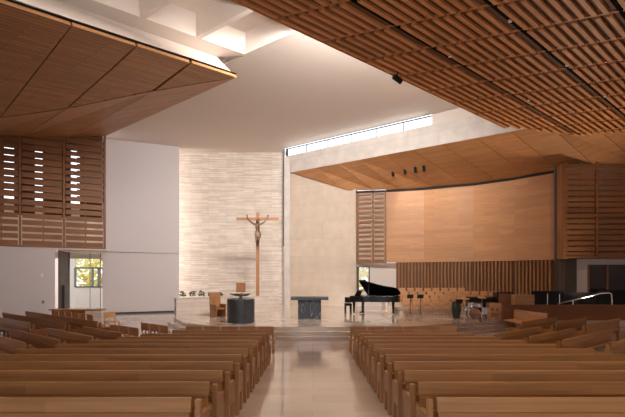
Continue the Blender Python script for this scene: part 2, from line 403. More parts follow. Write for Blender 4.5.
# ------------------------------------------------------------------ left wooden ceiling (folded)
tip = P(238, 77, 18.5); U0 = P(0, 0, 11.0); K0 = P(0, 118, 18.0)
plA = plane_of(tip, K0, U0)
cwl = sempty('ceiling_left')
upx = [(238,77),(192,62),(138,45),(73,24),(0,0),(-110,-36)]
kpx = [(238,77),(153.6,91),(67,108.7),(0,118),(-60,126),(-130,135)]
low = [(105.6,136),(69,137.5),(23,136),(-20,136),(-62,136),(-110,136)]
def lowpt(px, py):
    s = S_(px); return P(px, py, s[1])
U = [PP(x, y, plA) for x, y in upx]; K = [PP(x, y, plA) for x, y in kpx]; Lw = [lowpt(*p) for p in low]
def panel(pts, name, mat, parent, th=0.12, gap=0.02, xdir=None):
    pts = [Vector(p) for p in pts]; c = sum(pts, Vector())/len(pts)
    pts = [p+(c-p).normalized()*gap for p in pts]
    n = Vector((0,0,0))
    for i in range(len(pts)): n += (pts[i]-c).cross(pts[(i+1) % len(pts)]-c)
    n.normalize()
    if n.z < 0: n = -n
    x = (xdir if xdir is not None else pts[1]-pts[0]); x = (x-n*x.dot(n)).normalized(); y = n.cross(x)
    m = Matrix(((x.x,y.x,n.x,c.x),(x.y,y.y,n.y,c.y),(x.z,y.z,n.z,c.z),(0,0,0,1))); mi = m.inverted()
    lp = [mi @ p for p in pts]
    bb = MB()
    if len(lp) == 4 and max(abs(p.z) for p in lp) > 0.01:
        k = len(lp); vs = lp+[p+Vector((0,0,th)) for p in lp]
        bb.add(vs, [(0,1,2),(0,2,3),(4,6,5),(4,7,6)]+[(i,(i+1)%k,k+(i+1)%k,k+i) for i in range(k)])
    else:
        bb.prism(lp, (0,0,th))
    return bb.build(name, mat, parent, 0, m)
xd = U[4]-U[0]
for i in range(5):
    pts = [U[i], U[i+1], K[i+1], K[i]] if i else [U[0], U[1], K[1]]
    if i == 0: pts = [U[0], U[1], K[1]]
    panel(pts, 'ceiling_panel', M['ceilwood'], cwl, 0.1, 0.10, xd)
    panel([K[i], K[i+1], Lw[i+1], Lw[i]], 'fold_panel', M['ceilwood'], cwl, 0.1, 0.07, K[5]-K[0])
b = MB()
for i in range(5):                                   # dark backing seen in the joints
    up = Vector((0,0,0.13))
    for q in ([U[i], U[i+1], K[i+1], K[i]], [K[i], K[i+1], Lw[i+1], Lw[i]]):
        if i == 0 and q[0] == U[0]: q = [U[0], U[1], K[1]]
        b.add([p+up for p in q], [(0,1,2),(0,2,3)] if len(q) == 4 else [(0,1,2)])
b.build('ceiling_backing', M['dark'], cwl)
b = MB()
a0, a1 = U[0].copy(), U[5].copy()
b.add([U[0]+Vector((-0.25,-0.3,0.1)), U[4]+Vector((0,0,0.1)), U[5]+Vector((0,0,0.1)), q2, q1, q0], [(0,1,4,5),(1,2,3,4)])
b.build('fascia', M['white'], cwl)

# ------------------------------------------------------------------ right slatted canopy
CZ = 8.7
Oc = Vector((-0.97, 12.0)); Dc = Vector((0.747, 0.665)).normalized(); Rc = Vector((0.92, -0.38)).normalized()
cmx = Matrix(((Dc.x, -Dc.y, 0, Oc.x), (Dc.y, Dc.x, 0, Oc.y), (0,0,1,CZ), (0,0,0,1)))
rl = Vector((Rc.dot(Dc), Rc.dot(Vector((-Dc.y, Dc.x)))))        # rib direction in the canopy frame
amax = lambda bb: 13.2+1.57*bb if bb < 2.16 else 16.6+1.5*(bb-2.16)
bj = [0, 2.09, 4.55, 6.9, 9.25, 11.6]
cr = sempty('ceiling_right', cmx)
for ci in range(len(bj)-1):
    b0, b1 = bj[ci]+(0.09 if ci else 0.0), bj[ci+1]-0.09
    nsl = 7 if ci == 0 else 8
    for k in range(-7, 13):
        A0, A1 = k*1.75+0.03, (k+1)*1.75-0.03
        if A0 > amax(b1) or A0 < -11: continue
        back = MB(); sl = MB(); w = (b1-b0)/nsl
        for j in range(nsl):
            c0, c1 = b0+w*j, b0+w*(j+1)
            for lst, (u0, u1, z0, z1, e) in ((back, (c0, c1, 0.10, 0.13, 0.0)), (sl, (c0+w*0.04, c0+w*0.50, 0.0, 0.085, 0.05))):
                um = (u0+u1)/2; e1 = min(A1, amax(um))-e; e0 = A0+e
                if e1-e0 < 0.05: continue
                y0, y1 = rl.y*u0, rl.y*u1; x0, x1 = rl.x*u0, rl.x*u1
                lst.prism([(e0+x0,y0,z0),(e1+x0,y0,z0),(e1+x1,y1,z0),(e0+x1,y1,z0)], (0,0,z1-z0))
        if not sl.v: continue
        po = back.build('slatted_panel', M['backing'], cr); sl.build('slat', M['slatwood'], po)
for bb in bj[1:]:                                              # dark joints between the panel columns
    MB().prism([(-11+rl.x*bb,rl.y*bb-0.045,0.05),(amax(bb)-0.2+rl.x*bb,rl.y*bb-0.045,0.05),(amax(bb)-0.2+rl.x*bb,rl.y*bb+0.045,0.05),(-11+rl.x*bb,rl.y*bb+0.045,0.05)], (0,0,0.04)).build('joint_channel', M['joint'], cr)
for k in range(-6, 11):                                        # cross ribs
    A = k*1.75; bmn = max(0, 0 if A < 13.2 else (A-13.2)/1.57)
    if bmn > 11: continue
    q = lambda bb, da, z: (A+da+rl.x*bb, rl.y*bb, z)
    MB().prism([q(bmn,-0.03,0.05), q(bmn,0.03,0.05), q(11.6,0.03,0.05), q(11.6,-0.03,0.05)], (0,0,0.06)).build('rib', M['slatwood'], cr)
bk = MB().prism([(-12,0,0.16),(13.2,0,0.16),(13.2+1.57*2.16+rl.x*2.16,rl.y*2.16,0.16),(30.7+rl.x*11.6,rl.y*11.6,0.16),(-12+rl.x*11.6,rl.y*11.6,0.16)], (0,0,0.1))
bk.build('canopy_backing', M['matblack'], cr)
MB().box((-12,0.0,-0.02),(13.2,0.03,0.3)).build('canopy_edge', M['slatwood'], cr)
MB().box((2.4,0.03,0.24),(13.0,0.22,0.30)).build('canopy_cove', M['white'], cr)

# ------------------------------------------------------------------ choir soffit, wall, screens
backpl = [(2.95,30.6),(4.93,30.2),(7.28,29.4),(10.0,27.95),(11.8,26.3),(13.15,24.5)]
sback = backpl+[(13.6,23.35),(20,23.35)]
so = sempty('ceiling_choir')
fpx = [292,314,337,358,384,412,441.5,477,511,548,585,640,700]
bpx = [318,349,375,400,432,465,496,526,558,594,640,690,720]
fpts = [on_line(x, CL0, CL1) for x in fpx]
fp3 = [Vector((p[0], p[1], 9.2)) for p in fpts]
bp3 = []
for x in bpx:
    if x < 357:
        p = on_line(x, TW0, TW1); z = EYE-((172+(x-297)*22/60)-HY)*p[1]/F
    else:
        p = on_poly(x, sback); z = 7.6
    bp3.append(Vector((p[0], p[1], z)))
for i in range(len(fp3)-1):
    quad = [fp3[i], fp3[i+1], bp3[i+1], bp3[i]]
    panel(quad, 'soffit_panel', M['soffit'], so, 0.06, 0.035, fp3[-1]-fp3[0])
b = MB()
for i in range(len(fp3)-1):
    b.add([p+Vector((0,0,0.1)) for p in (fp3[i], fp3[i+1], bp3[i+1], bp3[i])], [(0,1,2),(0,2,3)])
b.build('soffit_backing', M['dark'], so)
wc = sempty('wall_choir')
CB, CT = 2.74, 7.7
for i in range(1, 5):
    wallslab('veneer_panel', backpl[i], backpl[i+1], CB, CT, M['veneer'], 0.35, wc)
wallslab('veneer_end', (13.15,24.5), (12.93,23.33), CB, CT, M['batten'], 0.3, wc)
# dark strip standing in for a shadow gap over the wall
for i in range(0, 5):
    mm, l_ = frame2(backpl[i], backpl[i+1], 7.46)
    MB().box((0,-0.06,0),(l_,0.0,0.14)).build('shadow_gap_strip', M['dark'], wc, 0, mm)
# vertical battens under the panels
bat = sempty('wall_batten')
bl = [on_poly(397.5, backpl)]+[Vector(p) for p in backpl[2:]]
for i in range(len(bl)-1):
    mm, l_ = frame2(bl[i], bl[i+1], PLAT)
    MB().box((-0.1,0.12,0),(l_+0.1,0.3,CB-PLAT)).build('batten_backing', M['backwood'], bat, 0, mm)
    b = MB(); x = 0.03
    while x < l_-0.1:
        b.box((x,0.0,0),(x+0.1,0.12,CB-PLAT-0.02)); x += 0.215
    b.build('batten', M['batten'], bat, 0, mm)
# white wall and window under the small screen
wp = [on_line(357, TW0, TW1), Vector((3.05,30.72))]
xw0, xw1 = P(358.5,0,30.9).x, P(369.5,0,30.9).x
wlc = sempty('wall_choir_left')
zs = P(0,291,30.9).z; zh = P(0,266.5,30.9).z
MB().box((xw1,30.9,PLAT),(bl[0].x+0.6,31.1,CB)).box((2.9,30.9,zh),(xw1,31.1,CB)).box((2.9,30.9,PLAT),(xw1,31.1,zs)).build('wall_panel', M['white'], wlc)
w6 = sempty('window_6')
MB().box((xw0-0.12,30.82,zs),(xw0+0.02,30.98,zh)).box((xw1-0.05,30.86,zs),(xw1+0.02,30.98,zh)).box((xw0,30.86,zh-0.06),(xw1,30.98,zh)).box((xw0,30.86,zs),(xw1,30.98,zs+0.06)).build('window_frame', M['darkframe'], w6)
MB().box((xw0,30.95,zs),(xw1,30.96,zh)).build('pane', M['glass'], w6)

def screen(name, label, p0, p1, z0, z1, bays, pitch, bh, seed=0, dn=None, mid=None, stile=True):
    m, L = frame2(p0, p1, z0); H = z1-z0
    t = thing(name, label, 'wooden screen', m)
    ws = [0.0]+list(bays)+[L]
    for i, x in enumerate(ws):
        MB().box((x-0.06,-0.10,0),(x+0.06,0.10,H)).build('post', M['screen'], t, 0)
    for i in range(len(ws)-1):
        b = MB(); z = 0.08; rr = random.Random(seed+i)
        while z+bh < H:
            b.box((ws[i]+0.10,-0.05,z),(ws[i+1]-0.10,-0.01,z+bh)); z += pitch
        b.build('slat_panel', M['screen'], t, 0)
        if dn:
            b = MB(); z = 0.08+pitch*0.5
            w = ws[i+1]-ws[i]
            while z+bh < H:
                if z > dn: b.box((ws[i]+0.06+w*0.28,0.03,z-0.06),(ws[i+1]-0.06,0.07,z+bh-0.1))
                z += pitch
            if b.v: b.build('rear_slat_panel', M['screen'], t, 0)
        if not stile: continue
        b = MB().box((ws[i]+(ws[i+1]-ws[i])*0.52-0.035,-0.01,0),(ws[i]+(ws[i+1]-ws[i])*0.52+0.035,0.03,H)).build('stile', M['screen'], t, 0)
    if mid:
        MB().box((0,-0.12,mid),(L,-0.05,mid+0.1)).build('mid_rail', M['screen'], t, 0)
    MB().box((0,-0.08,0),(L,0.08,0.07)).build('bottom_rail', M['screen'], t, 0)
    return t
# left screen (runs past the frame) with windows in the wall behind it
zl = 3.5
zr = lambda x: EYE+139*(SC0+sd*0+sd*(x))[1]/F
screen('slatted_screen', 'tall dark wooden louvre screen over the low white wall, daylight slits between its boards', SCL, SC1, zl, 10.45,
       [(S_(p)-SCL).length for p in (-20, 20, 64)], 0.385, 0.27, 1, 2.9, 2.35)
# wall behind the left screen
off_ = Vector((-sd.y, sd.x))*0.75
wb = sempty('wall_left_behind')
mm, l_ = frame2(SCL+off_, SC1+off_-sd*0.02, zl)
def sx(px): return (on_line(px, SCL+off_, SC1+off_)-(SCL+off_)).length
cols = [(sx(-38), sx(-29)), (sx(4), sx(14)), (sx(35), sx(44)), (sx(71), sx(80))]
zlo = P(0,216,26.5).z-zl
b = MB(); x = 0.0
for c0, c1 in cols:
    b.box((x,0,zlo),(c0,0.15,7.4)).box((c0,0,6.0),(c1,0.15,7.4)); x = c1
b.box((x,0,zlo),(l_,0.15,7.4))
b.build('backing_panel', M['backwood'], wb, 0, mm)
MB().box((-3,3.0,-0.5),(l_+0.5,3.2,zlo+1.2)).build('gap_backdrop', M['tan'], wb, 0, mm)  # added sky-lit backdrop that lightens the lower gaps of the screen
# small screen beside the choir panels and the large one at the far right
screen('slatted_screen', 'narrow wooden louvre screen between the pale concrete wall and the choir panels', on_line(357.5, (2.9,30.75),(4.93,30.2)), (4.9,30.22), CB-0.05, 7.5, [1.05], 0.32, 0.15, 5, None, None, False)
wallslab('backing_panel', (2.9,31.3), (4.98,30.75), CB, 7.7, M['tan'], 0.1, wlc)
screen('slatted_screen', 'broad dark louvre screen above the grey glazed doors, facing the pews', (13.0,23.3), (19.5,23.3), 2.78, 7.75, [(on_line(596,(13.0,23.3),(19,23.3)).x-13.0), (on_line(640,(13.0,23.3),(19,23.3)).x-13.0)], 0.285, 0.21, 9, 0.4, 2.15)
struct(wallslab('wall_right_behind', (13.0,24.1), (20,24.1), 2.6, 7.9, M['curtain'], 0.15))
# right lower wall: column, white reveal, glazed doors
gx = lambda px, Y=23.8: P(px,0,Y).x
struct(MB().box((gx(562.5),23.55,PLAT),(gx(574),23.95,2.78)).build('trim_3', M['door']))
wr = sempty('wall_right_lower')
MB().box((gx(574),23.85,PLAT),(gx(588),24.0,2.75)).box((gx(574),23.8,2.45),(20,24.0,2.75)).build('wall_panel', M['white'], wr)
d2 = sempty('door_2')
b = MB()
for px in (589, 608, 627, 646): b.box((gx(px)-0.04,23.82,PLAT),(gx(px)+0.04,23.92,2.45))
b.build('door_frame', M['parapet'], d2)
MB().box((gx(588),23.86,PLAT),(20,23.88,2.45)).build('pane', M['dimglass'], d2)
MB().box((gx(570),25.2,PLAT),(20,25.3,3.0)).build('door_curtain', M['curtain'], d2)
# side walls beyond the frame, so daylight comes from the glazed entrance behind
struct(MB().box((20,-8,-0.5),(20.2,26,12)).build('wall_right', M['wallw']))
struct(MB().box((-24,-8,-0.5),(-23.8,23,12)).build('wall_west', M['wallw']))

# ------------------------------------------------------------------ parapet, handrail
pr = thing('ramp_parapet', 'long reddish wooden parapet with a flat top behind the angled pews, handrail above', 'parapet')
MB().box((9.15,21.3,-0.75),(19.5,21.42,0.44)).build('parapet_panel', M['parapet'], pr)
MB().box((9.12,21.26,0.44),(19.5,21.46,0.48)).build('cap', M['parapet'], pr)
MB().box((9.02,21.42,-0.75),(9.15,23.4,0.46)).build('end_panel', M['parapet'], pr)
hr = thing('handrail', 'pale steel handrail sloping up over the wooden parapet, returning down to a post', 'handrail')
Yh = 21.9
MB().tube([P(558,304,Yh), P(601,293,Yh), P(609,292.6,Yh), P(611.5,294,Yh), P(612,300,Yh), Vector((P(612,0,Yh).x,Yh,PLAT))], 0.03).build('rail', M['steel'], hr)
for px, py in ((573,300.5),): MB().tube([P(px,py,Yh), Vector((P(px,0,Yh).x,Yh,PLAT))], 0.025).build('post', M['steel'], hr)

# ------------------------------------------------------------------ pews
ORD = ['front', 'second', 'third', 'fourth', 'fifth', 'sixth', 'seventh', 'eighth', 'ninth', 'tenth', 'eleventh', 'twelfth']
def slope_frame(x0, y0, x1, y1, zf):
    a = Vector((x0, y0, zf(x0, y0))); b = Vector((x1, y1, zf(x1, y1)))
    x = (b-a).normalized()
    y2 = Vector((0,0,1)).cross(x).normalized()
    e = 0.6; fz = zf(x0+y2.x*e, y0+y2.y*e)
    y = Vector((y2.x*e, y2.y*e, fz-a.z)).normalized(); y = (y-x*y.dot(x)).normalized(); z = x.cross(y)
    return Matrix(((x.x,y.x,z.x,a.x),(x.y,y.y,z.y,a.y),(x.z,y.z,z.z,a.z),(0,0,0,1))), (b-a).length
def make_pew(p0, p1, zf, label, group, gap=0.13):
    """p0 is the end seen on the left; sitters face local +y. The rear of the back top lies on p0-p1."""
    m, L = slope_frame(p0[0], p0[1], p1[0], p1[1], zf)
    t = thing('church_pew', label, 'pew', m, group)
    H = 0.84
    MB().prism([(0.08,-0.005,H-0.15),(0.08,0.0,H),(0.08,0.04,H),(0.08,0.045,H-0.15)], (L-0.16,0,0)).build('top_rail', M['pew'], t, 0.007)
    MB().prism([(0.10,0.022,H-0.16),(0.10,0.045,H-0.16),(0.10,0.085,0.40),(0.10,0.06,0.40)], (L-0.20,0,0)).build('backrest', M['pew'], t, 0.004)
    MB().prism([(0.06,0.07,0.40),(0.06,0.07,0.435),(0.06,0.50,0.46),(0.06,0.50,0.415)], (L-0.12,0,0)).build('seat', M['pew'], t, 0.006)
    poly = [(0.06,0),(0.16,0),(0.16,0.32),(0.40,0.32),(0.40,0),(0.50,0),(0.50,0.60),(0.47,0.63),(0.15,0.63),(0.13,0.80),(0.06,0.80)]
    xs = [0.0, L-0.06]
    if L > 3.5: xs.append(L/2)
    for i, x in enumerate(xs):
        q = poly if i < 2 else [(0.08,0),(0.17,0),(0.17,0.3),(0.37,0.3),(0.37,0),(0.46,0),(0.46,0.40),(0.08,0.40)]
        MB().prism([(x,a,c) for a, c in q], (0.06,0,0)).build('end_panel' if i < 2 else 'leg', M['pewend'], t, 0.006)
    MB().box((0.14,-0.06,0.50),(L-0.14,0.045,0.52)).build('book_ledge', M['pew'], t, 0.004)
    return t
cz = lambda x, y: -SL*y
lx = lambda Y: (0.234*Y-5.77)/0.643+0.18
rx = lambda Y: -(0.234*Y-5.60)/0.643-0.18
NR = 11
for i in range(NR):
    Y = 3.72+0.80*i
    if i == 0: continue
    row = ORD[NR-1-i]
    xl = max(lx(Y), -0.72*Y-0.9); xr = min(rx(Y), 0.72*Y+0.9)
    make_pew((xl,Y), (-1.15,Y), cz, f'straight oak pew left of the aisle, {row} row counted from the sanctuary', 'straight pews beside the aisle')
    make_pew((1.18,Y), (xr,Y), cz, f'straight oak pew right of the aisle, {row} row counted from the sanctuary', 'straight pews beside the aisle')
lz = lambda x, y: -SL*(0.643*x+0.766*y+5.77)
rz = lambda x, y: -SL*(-0.643*x+0.766*y+5.60)
def px_pew(a, b, s, label, group, trim=(0,0)):
    plh = side_plane(s, 0.84)
    A, B = PP(a[0], a[1], plh), PP(b[0], b[1], plh)
    return Vector((A.x, A.y)), Vector((B.x, B.y))
NL = Vector((0.643, 0.766)); TL = Vector((0.766, -0.643))       # left wedge: normal to the rows, direction of the rows
NR_ = Vector((-0.643, 0.766)); TR = Vector((0.766, 0.643))
def angled(s, a, b, label, trim0=0.0, trim1=0.0, ends=None):
    A, B = px_pew(a, b, s, None, None)
    n, t = (NL, TL) if s < 0 else (NR_, TR)
    mid = n.dot((A+B)/2)
    ta, tb = t.dot(A), t.dot(B)
    if ends: ta, tb = ends(ta, tb)
    ta += trim0; tb -= trim1
    A = n*mid+t*ta; B = n*mid+t*tb
    return A, B, mid
import sys
def report(k, A, B): print('ANG', k, [round(v,2) for v in (*A, *B)], 'len', round((A-B).length,2), file=sys.stderr)
left_ang = [
 ((2.6,312.2),(63,323),'angled pew across the cross aisle on the left, second behind the open-slat chairs', 0),
 ((27,310.8),(93,321.6),'angled pew across the cross aisle on the left, directly behind the open-slat chairs', 0),
 ((-34,311.5),(31,323),'angled pew across the cross aisle on the left, cut off by the picture edge', 0),
 ((11.5,328),(60.5,342.5),'angled pew by the straight left block, third from the sanctuary', 1),
 ((48,327.4),(96,338.9),'angled pew by the straight left block, second from the sanctuary', 1),
 ((83,326),(126,334.6),'angled pew by the straight left block, nearest to the sanctuary', 1),
 ((-30,326),(21,346),'angled pew by the straight left block, the one cut by the left picture edge', 1)]
ANG = []
for k, (a, b, lb, inner) in enumerate(left_ang):
    A, B, mid = angled(-1, a, b, lb); report('L%d' % k, A, B); ANG.append((A, B, mid, lb, -1, inner))
right_ang = [
 ((496.6,335.3),(539,326),'angled pew joining the straight right block, the one closest to the sanctuary', 1),
 ((526.8,338.9),(573.4,327.6),'angled pew joining the straight right block, second from the sanctuary', 1),
 ((561.4,342.6),(610,328.6),'angled pew joining the straight right block, third from the sanctuary', 1),
 ((603.4,345),(650,334),'angled pew joining the straight right block, cut by the right picture edge', 1),
 ((527.5,322.3),(554,316.6),'short angled pew before the wooden parapet, beside the low bench', 0),
 ((557,322.8),(588.4,317.4),'short angled pew before the wooden parapet, middle of the three', 0),
 ((590.8,324.6),(620,318),'short angled pew before the wooden parapet, last towards the right edge', 0)]
for k, (a, b, lb, inner) in enumerate(right_ang):
    A, B, mid = angled(1, a, b, lb); report('R%d' % k, A, B); ANG.append((A, B, mid, lb, 1, inner))
for A, B, mid, lb, s, inner in ANG:
    t_ = (B-A).normalized()
    if inner and s < 0: B = B-t_*0.42
    if inner and s > 0: A = A+t_*0.42
    make_pew(A, B, lz if s < 0 else rz, lb, 'angled pews of the side wings')

# ------------------------------------------------------------------ chairs
CH_W = 0.54
def make_chair():
    t = thing('wooden_chair', 'oak chair', 'chair', Matrix.Identity(4))
    w = CH_W/2
    MB().box((-w+0.01,0.05,0.41),(w-0.01,0.50,0.45)).build('seat', M['chair'], t, 0.008)
    MB().prism([(-w+0.01,0.0,0.85),(-w+0.01,0.03,0.85),(-w+0.01,0.055,0.60),(-w+0.01,0.025,0.60)], (CH_W-0.02,0,0)).build('backrest', M['chair'], t, 0.006)
    for x in (-w+0.02, -0.03, w-0.08):
        MB().prism([(x,0.03,0.62),(x,0.055,0.62),(x,0.085,0.44),(x,0.06,0.44)], (0.06,0,0)).build('back_slat', M['chair'], t, 0)
    for sx_ in (-1, 1):
        MB().box((sx_*(w-0.045)-0.022,0.04,0),(sx_*(w-0.045)+0.022,0.085,0.42)).build('leg', M['chair'], t, 0)
        MB().box((sx_*(w-0.045)-0.022,0.44,0),(sx_*(w-0.045)+0.022,0.485,0.42)).build('leg', M['chair'], t, 0)
        MB().box((sx_*(w-0.045)-0.012,0.08,0.2),(sx_*(w-0.045)+0.012,0.45,0.23)).build('stretcher', M['chair'], t, 0)
    return t
chair0 = make_chair(); first = [True]
def put_chair(m, label, group):
    if first[0]:
        first[0] = False; chair0.matrix_world = m; chair0['label'] = label; chair0['group'] = group; return chair0
    return dup(chair0, m, label, group)
def up_frame(p, ang, zf):
    x0, y0 = p[0]-math.cos(ang)*0.27, p[1]-math.sin(ang)*0.27; x1, y1 = p[0]+math.cos(ang)*0.27, p[1]+math.sin(ang)*0.27
    m, _ = slope_frame(x0, y0, x1, y1, zf); return m @ Matrix.Translation((0.27,0,0))
NUM = ['first','second','third','fourth','fifth','sixth','seventh','eighth','ninth','tenth','eleventh','twelfth','thirteenth','fourteenth','fifteenth','sixteenth']
for row, Y, nl, nr in (('front', 14.1, 5, 6), ('second', 12.75, 5, 5)):
    for i in range(nl):
        put_chair(up_frame((-1.47-0.565*i, Y), 0, cz), f'oak chair in the {row} chair row left of the aisle, {NUM[i]} from the aisle', 'chairs in front of the straight pews')
    for i in range(nr):
        put_chair(up_frame((1.44+0.565*i, Y), 0, cz), f'oak chair in the {row} chair row right of the aisle, {NUM[i]} from the aisle', 'chairs in front of the straight pews')
for nm, a, b, n, grp in (('the row of three by the platform steps', (139.4,322.3), (166.7,326), 3, 'three'), ('the row of three before the white wall', (110.4,324.5), (135,328), 3, 'outer'), ('the long open-slat row before the glass wall', (52,310.2), (92.4,315), 6, 'long')):
    plh = side_plane(-1, 0.85) ; A, B = PP(*a, plh), PP(*b, plh)
    print('CH', A, B, (A-B).length, file=sys.stderr)
    v = Vector((B.x-A.x, B.y-A.y)); ang = math.atan2(v.y, v.x); n_ = n
    for i in range(n_):
        t_ = 0.5+(i+0.5-n_/2)*max(0.57/v.length, 1/n_); q = (A.x+v.x*t_, A.y+v.y*t_)
        put_chair(up_frame(q, ang, lambda x, y: max(lz(x,y), -0.74)), f'oak chair in {nm}, {NUM[n_-1-i]} from its aisle end', 'angled chairs on the left')
q = P(101, 330, 19.5)
put_chair(at((q.x, 20.3, max(lz(q.x,20.3), -0.74)), -2.3), 'single oak chair beside the small stone plinth', 'single chairs')
# choir seats
for k, (pa, pb) in enumerate(((402, 452), (402, 486), (400, 499), (398, 506))):
    x = P(pa, 0, rY[k]).x+0.3; i = 0; xe = P(pb, 0, rY[k]).x
    nmx = int((xe-x)/0.56)+1
    while x < xe-0.2:
        if k == 3 and x > 9.3: break
        put_chair(at((x, rY[k]+0.28, PLAT+rz0[k]), PI) @ Matrix.Diagonal((0.78,1,1,1)), f'choir chair in the {ORD[k]} tier, {NUM[i]} from the piano end', 'choir chairs on the tiers')
        x += 0.52; i += 1
qx = P(499.5, 0, 20.6).x
put_chair(at((qx-0.05, 20.95, PLAT), 2.62), 'single oak chair standing beside the drum kit at the end of the parapet', 'single chairs')

# low bench in front of the parapet
def bench(m, L):
    t = thing('church_pew', 'low oak pew turned towards the altar, backed against the wooden parapet', 'pew', m)
    MB().prism([(0,0.0,0.92),(0,0.04,0.92),(0,0.10,0.42),(0,0.06,0.42)], (L,0,0)).build('backrest', M['chair'], t, 0.006)
    MB().box((0,0.08,0.42),(L,0.58,0.47)).build('seat', M['chair'], t, 0.006)
    for x in (0.1, L-0.16): MB().box((x,0.1,0),(x+0.06,0.5,0.42)).build('leg', M['pewend'], t, 0)
bm_, bl_ = slope_frame(9.25, 17.6, 9.45, 20.9, rz)
bench(bm_, bl_)

# ------------------------------------------------------------------ sanctuary furniture
# font
fx, fy = P(240,0,20.1).x, 20.35
t = thing('baptismal_font', 'dark grey stone cylinder font with a shallow silver bowl on top', 'font', at((fx,fy,PLAT)))
MB().lathe([(0.60,0),(0.625,0.02),(0.625,1.05),(0.60,1.075),(0.0,1.075)], seg=48).build('pedestal', M['granite'], t)
MB().lathe([(0.10,1.075),(0.07,1.10),(0.07,1.16),(0.10,1.18)], seg=24).build('stem', M['brass'], t)
bo = MB().lathe([(0.09,1.17),(0.30,1.20),(0.50,1.30),(0.53,1.33),(0.50,1.33),(0.28,1.24),(0.0,1.22)], seg=48).build('bowl', M['silver'], t)
MB().lathe([(0.44,1.292),(0.0,1.292)], seg=32).build('water_surface', M['water'], bo)
# altar
t = thing('altar_table', 'dark veined marble altar with a broad slab top on a block base', 'altar', at((P(309.5,0,21.9).x, 22.3, PLAT)))
MB().box((-0.92,-0.48,0.92),(0.92,0.48,1.07)).build('table_top', M['granite'], t, 0.01)
MB().box((-0.565,-0.38,0),(0.565,0.38,0.92)).build('pedestal', M['marble'], t, 0.01)
# planter wall
pm, pL = frame2((-7.15,23.6), (-2.5,26.1), PLAT)
t = thing('stone_planter', 'low pale stone planter wall behind the font, green trailing plants along its top', 'planter', pm)
MB().box((0,0,0),(pL,0.45,0.88)).build('planter_wall', M['lowstone'], t)
MB().box((-0.02,-0.03,0.88),(pL+0.02,0.48,0.92)).build('cap', M['lowstone'], t)
def leaves(name, c, sx, sy, sz, n, size, mat, parent=None, seed=1):
    rr = random.Random(seed); b = MB()
    for _ in range(n):
        p = Vector((c[0]+rr.uniform(-sx,sx), c[1]+rr.uniform(-sy,sy), c[2]+rr.uniform(0,1)**1.6*sz))
        u = Vector((rr.gauss(0,1), rr.gauss(0,1), rr.gauss(0,0.7))).normalized(); w = u.cross(Vector((rr.gauss(0,1), rr.gauss(0,1), rr.gauss(0,1)))).normalized()
        s_ = size*rr.uniform(0.6,1.3)
        b.add([p-u*s_, p+w*s_*0.45, p+u*s_, p-w*s_*0.45], [(0,1,2,3)])
    return b.build(name, mat, parent)
for i in range(5):
    xx = 0.40+i*0.50
    pt = tag(leaves('planter_plant', (0,0,0.03), 0.14, 0.1, (0.28,0.24,0.30,0.16,0.14)[i], 46, 0.08, M['leaf'], None, 20+i), f'low green plant on the stone planter, {NUM[i]} from its outer end', 'plant', 'planter plants')
    pt.matrix_world = pm @ Matrix.Translation((xx, 0.2, 0.99))
# presider chairs
def slab_chair(name, label, m, w, d, hb, grp):
    t = thing(name, label, 'chair', m, grp)
    MB().prism([(-w/2,0.0,0.0),(-w/2,0.07,0.0),(-w/2,0.0,hb),(-w/2,-0.07,hb)], (w,0,0)).build('backrest', M['batten'], t, 0.008)
    MB().box((-w/2,0.05,0.40),(w/2,d,0.47)).build('seat', M['batten'], t, 0.008)
    for s in (-1, 1):
        x = s*(w/2-0.03)
        MB().box((x-0.03,0.06,0),(x+0.03,d-0.02,0.40)).build('side_panel', M['batten'], t, 0.006)
        MB().box((x-0.03,0.04,0.47),(x+0.03,d-0.02,0.66)).build('armrest', M['batten'], t, 0.006)
slab_chair('presider_chair', 'tall wooden chair with slab back standing between the planter and the font', at((P(214.5,0,23.0).x,23.15,PLAT), PI+0.75), 0.62, 0.6, 1.25, 'presider chairs')
slab_chair('presider_chair', 'wooden slab-backed chair rising behind the planter, its back above the font bowl', at((P(240.3,0,28).x,28.2,PLAT), PI), 0.58, 0.6, 1.66, 'presider chairs')

# crucifix
cy_ = 27.6; cxx = P(257.6,0,cy_).x
t = thing('standing_cross', 'tall slender wooden cross before the stone wall, holding the bronze figure', 'cross', at((cxx, cy_, PLAT)))
zc = lambda y: P(0,y,cy_).z-PLAT
MB().box((-0.10,0.0,0.04),(0.10,0.10,zc(212.3))).build('upright', M['crosswood'], t, 0.006)
hw = 41.5*cy_/F/2
MB().box((-hw-0.03,0.0,zc(220.4)),(-0.10,0.10,zc(217.4))).build('cross_arm', M['crosswood'], t, 0.006)
MB().box((0.10,0.0,zc(220.4)),(hw,0.10,zc(217.4))).build('cross_arm', M['crosswood'], t, 0.006)
MB().box((-0.3,-0.12,0),(0.3,0.22,0.04)).build('base_plate', M['darkframe'], t, 0)

def skin_body(name, joints, edges, root, mat, m, parent=None, sub=2):
    names = list(joints); me = bpy.data.meshes.new(name)
    me.from_pydata([joints[n][0] for n in names], [(names.index(a), names.index(b)) for a, b in edges], [])
    o = bpy.data.objects.new(name, me); C.objects.link(o)
    sk = o.modifiers.new('skin', 'SKIN'); sk.use_smooth_shade = True
    for i, n in enumerate(names):
        r = joints[n][1]; v = me.skin_vertices[0].data[i]; v.radius = r if isinstance(r, tuple) else (r, r); v.use_root = (n == root)
    s = o.modifiers.new('sub', 'SUBSURF'); s.levels = sub; s.render_levels = sub
    # bake to a plain mesh
    bpy.context.view_layer.update()
    dg = bpy.context.evaluated_depsgraph_get()
    nm = bpy.data.meshes.new_from_object(o.evaluated_get(dg)); o.modifiers.clear(); o.data = nm
    nm.materials.clear(); nm.materials.append(mat)
    if parent is not None: o.parent = parent
    o.matrix_world = m
    return o
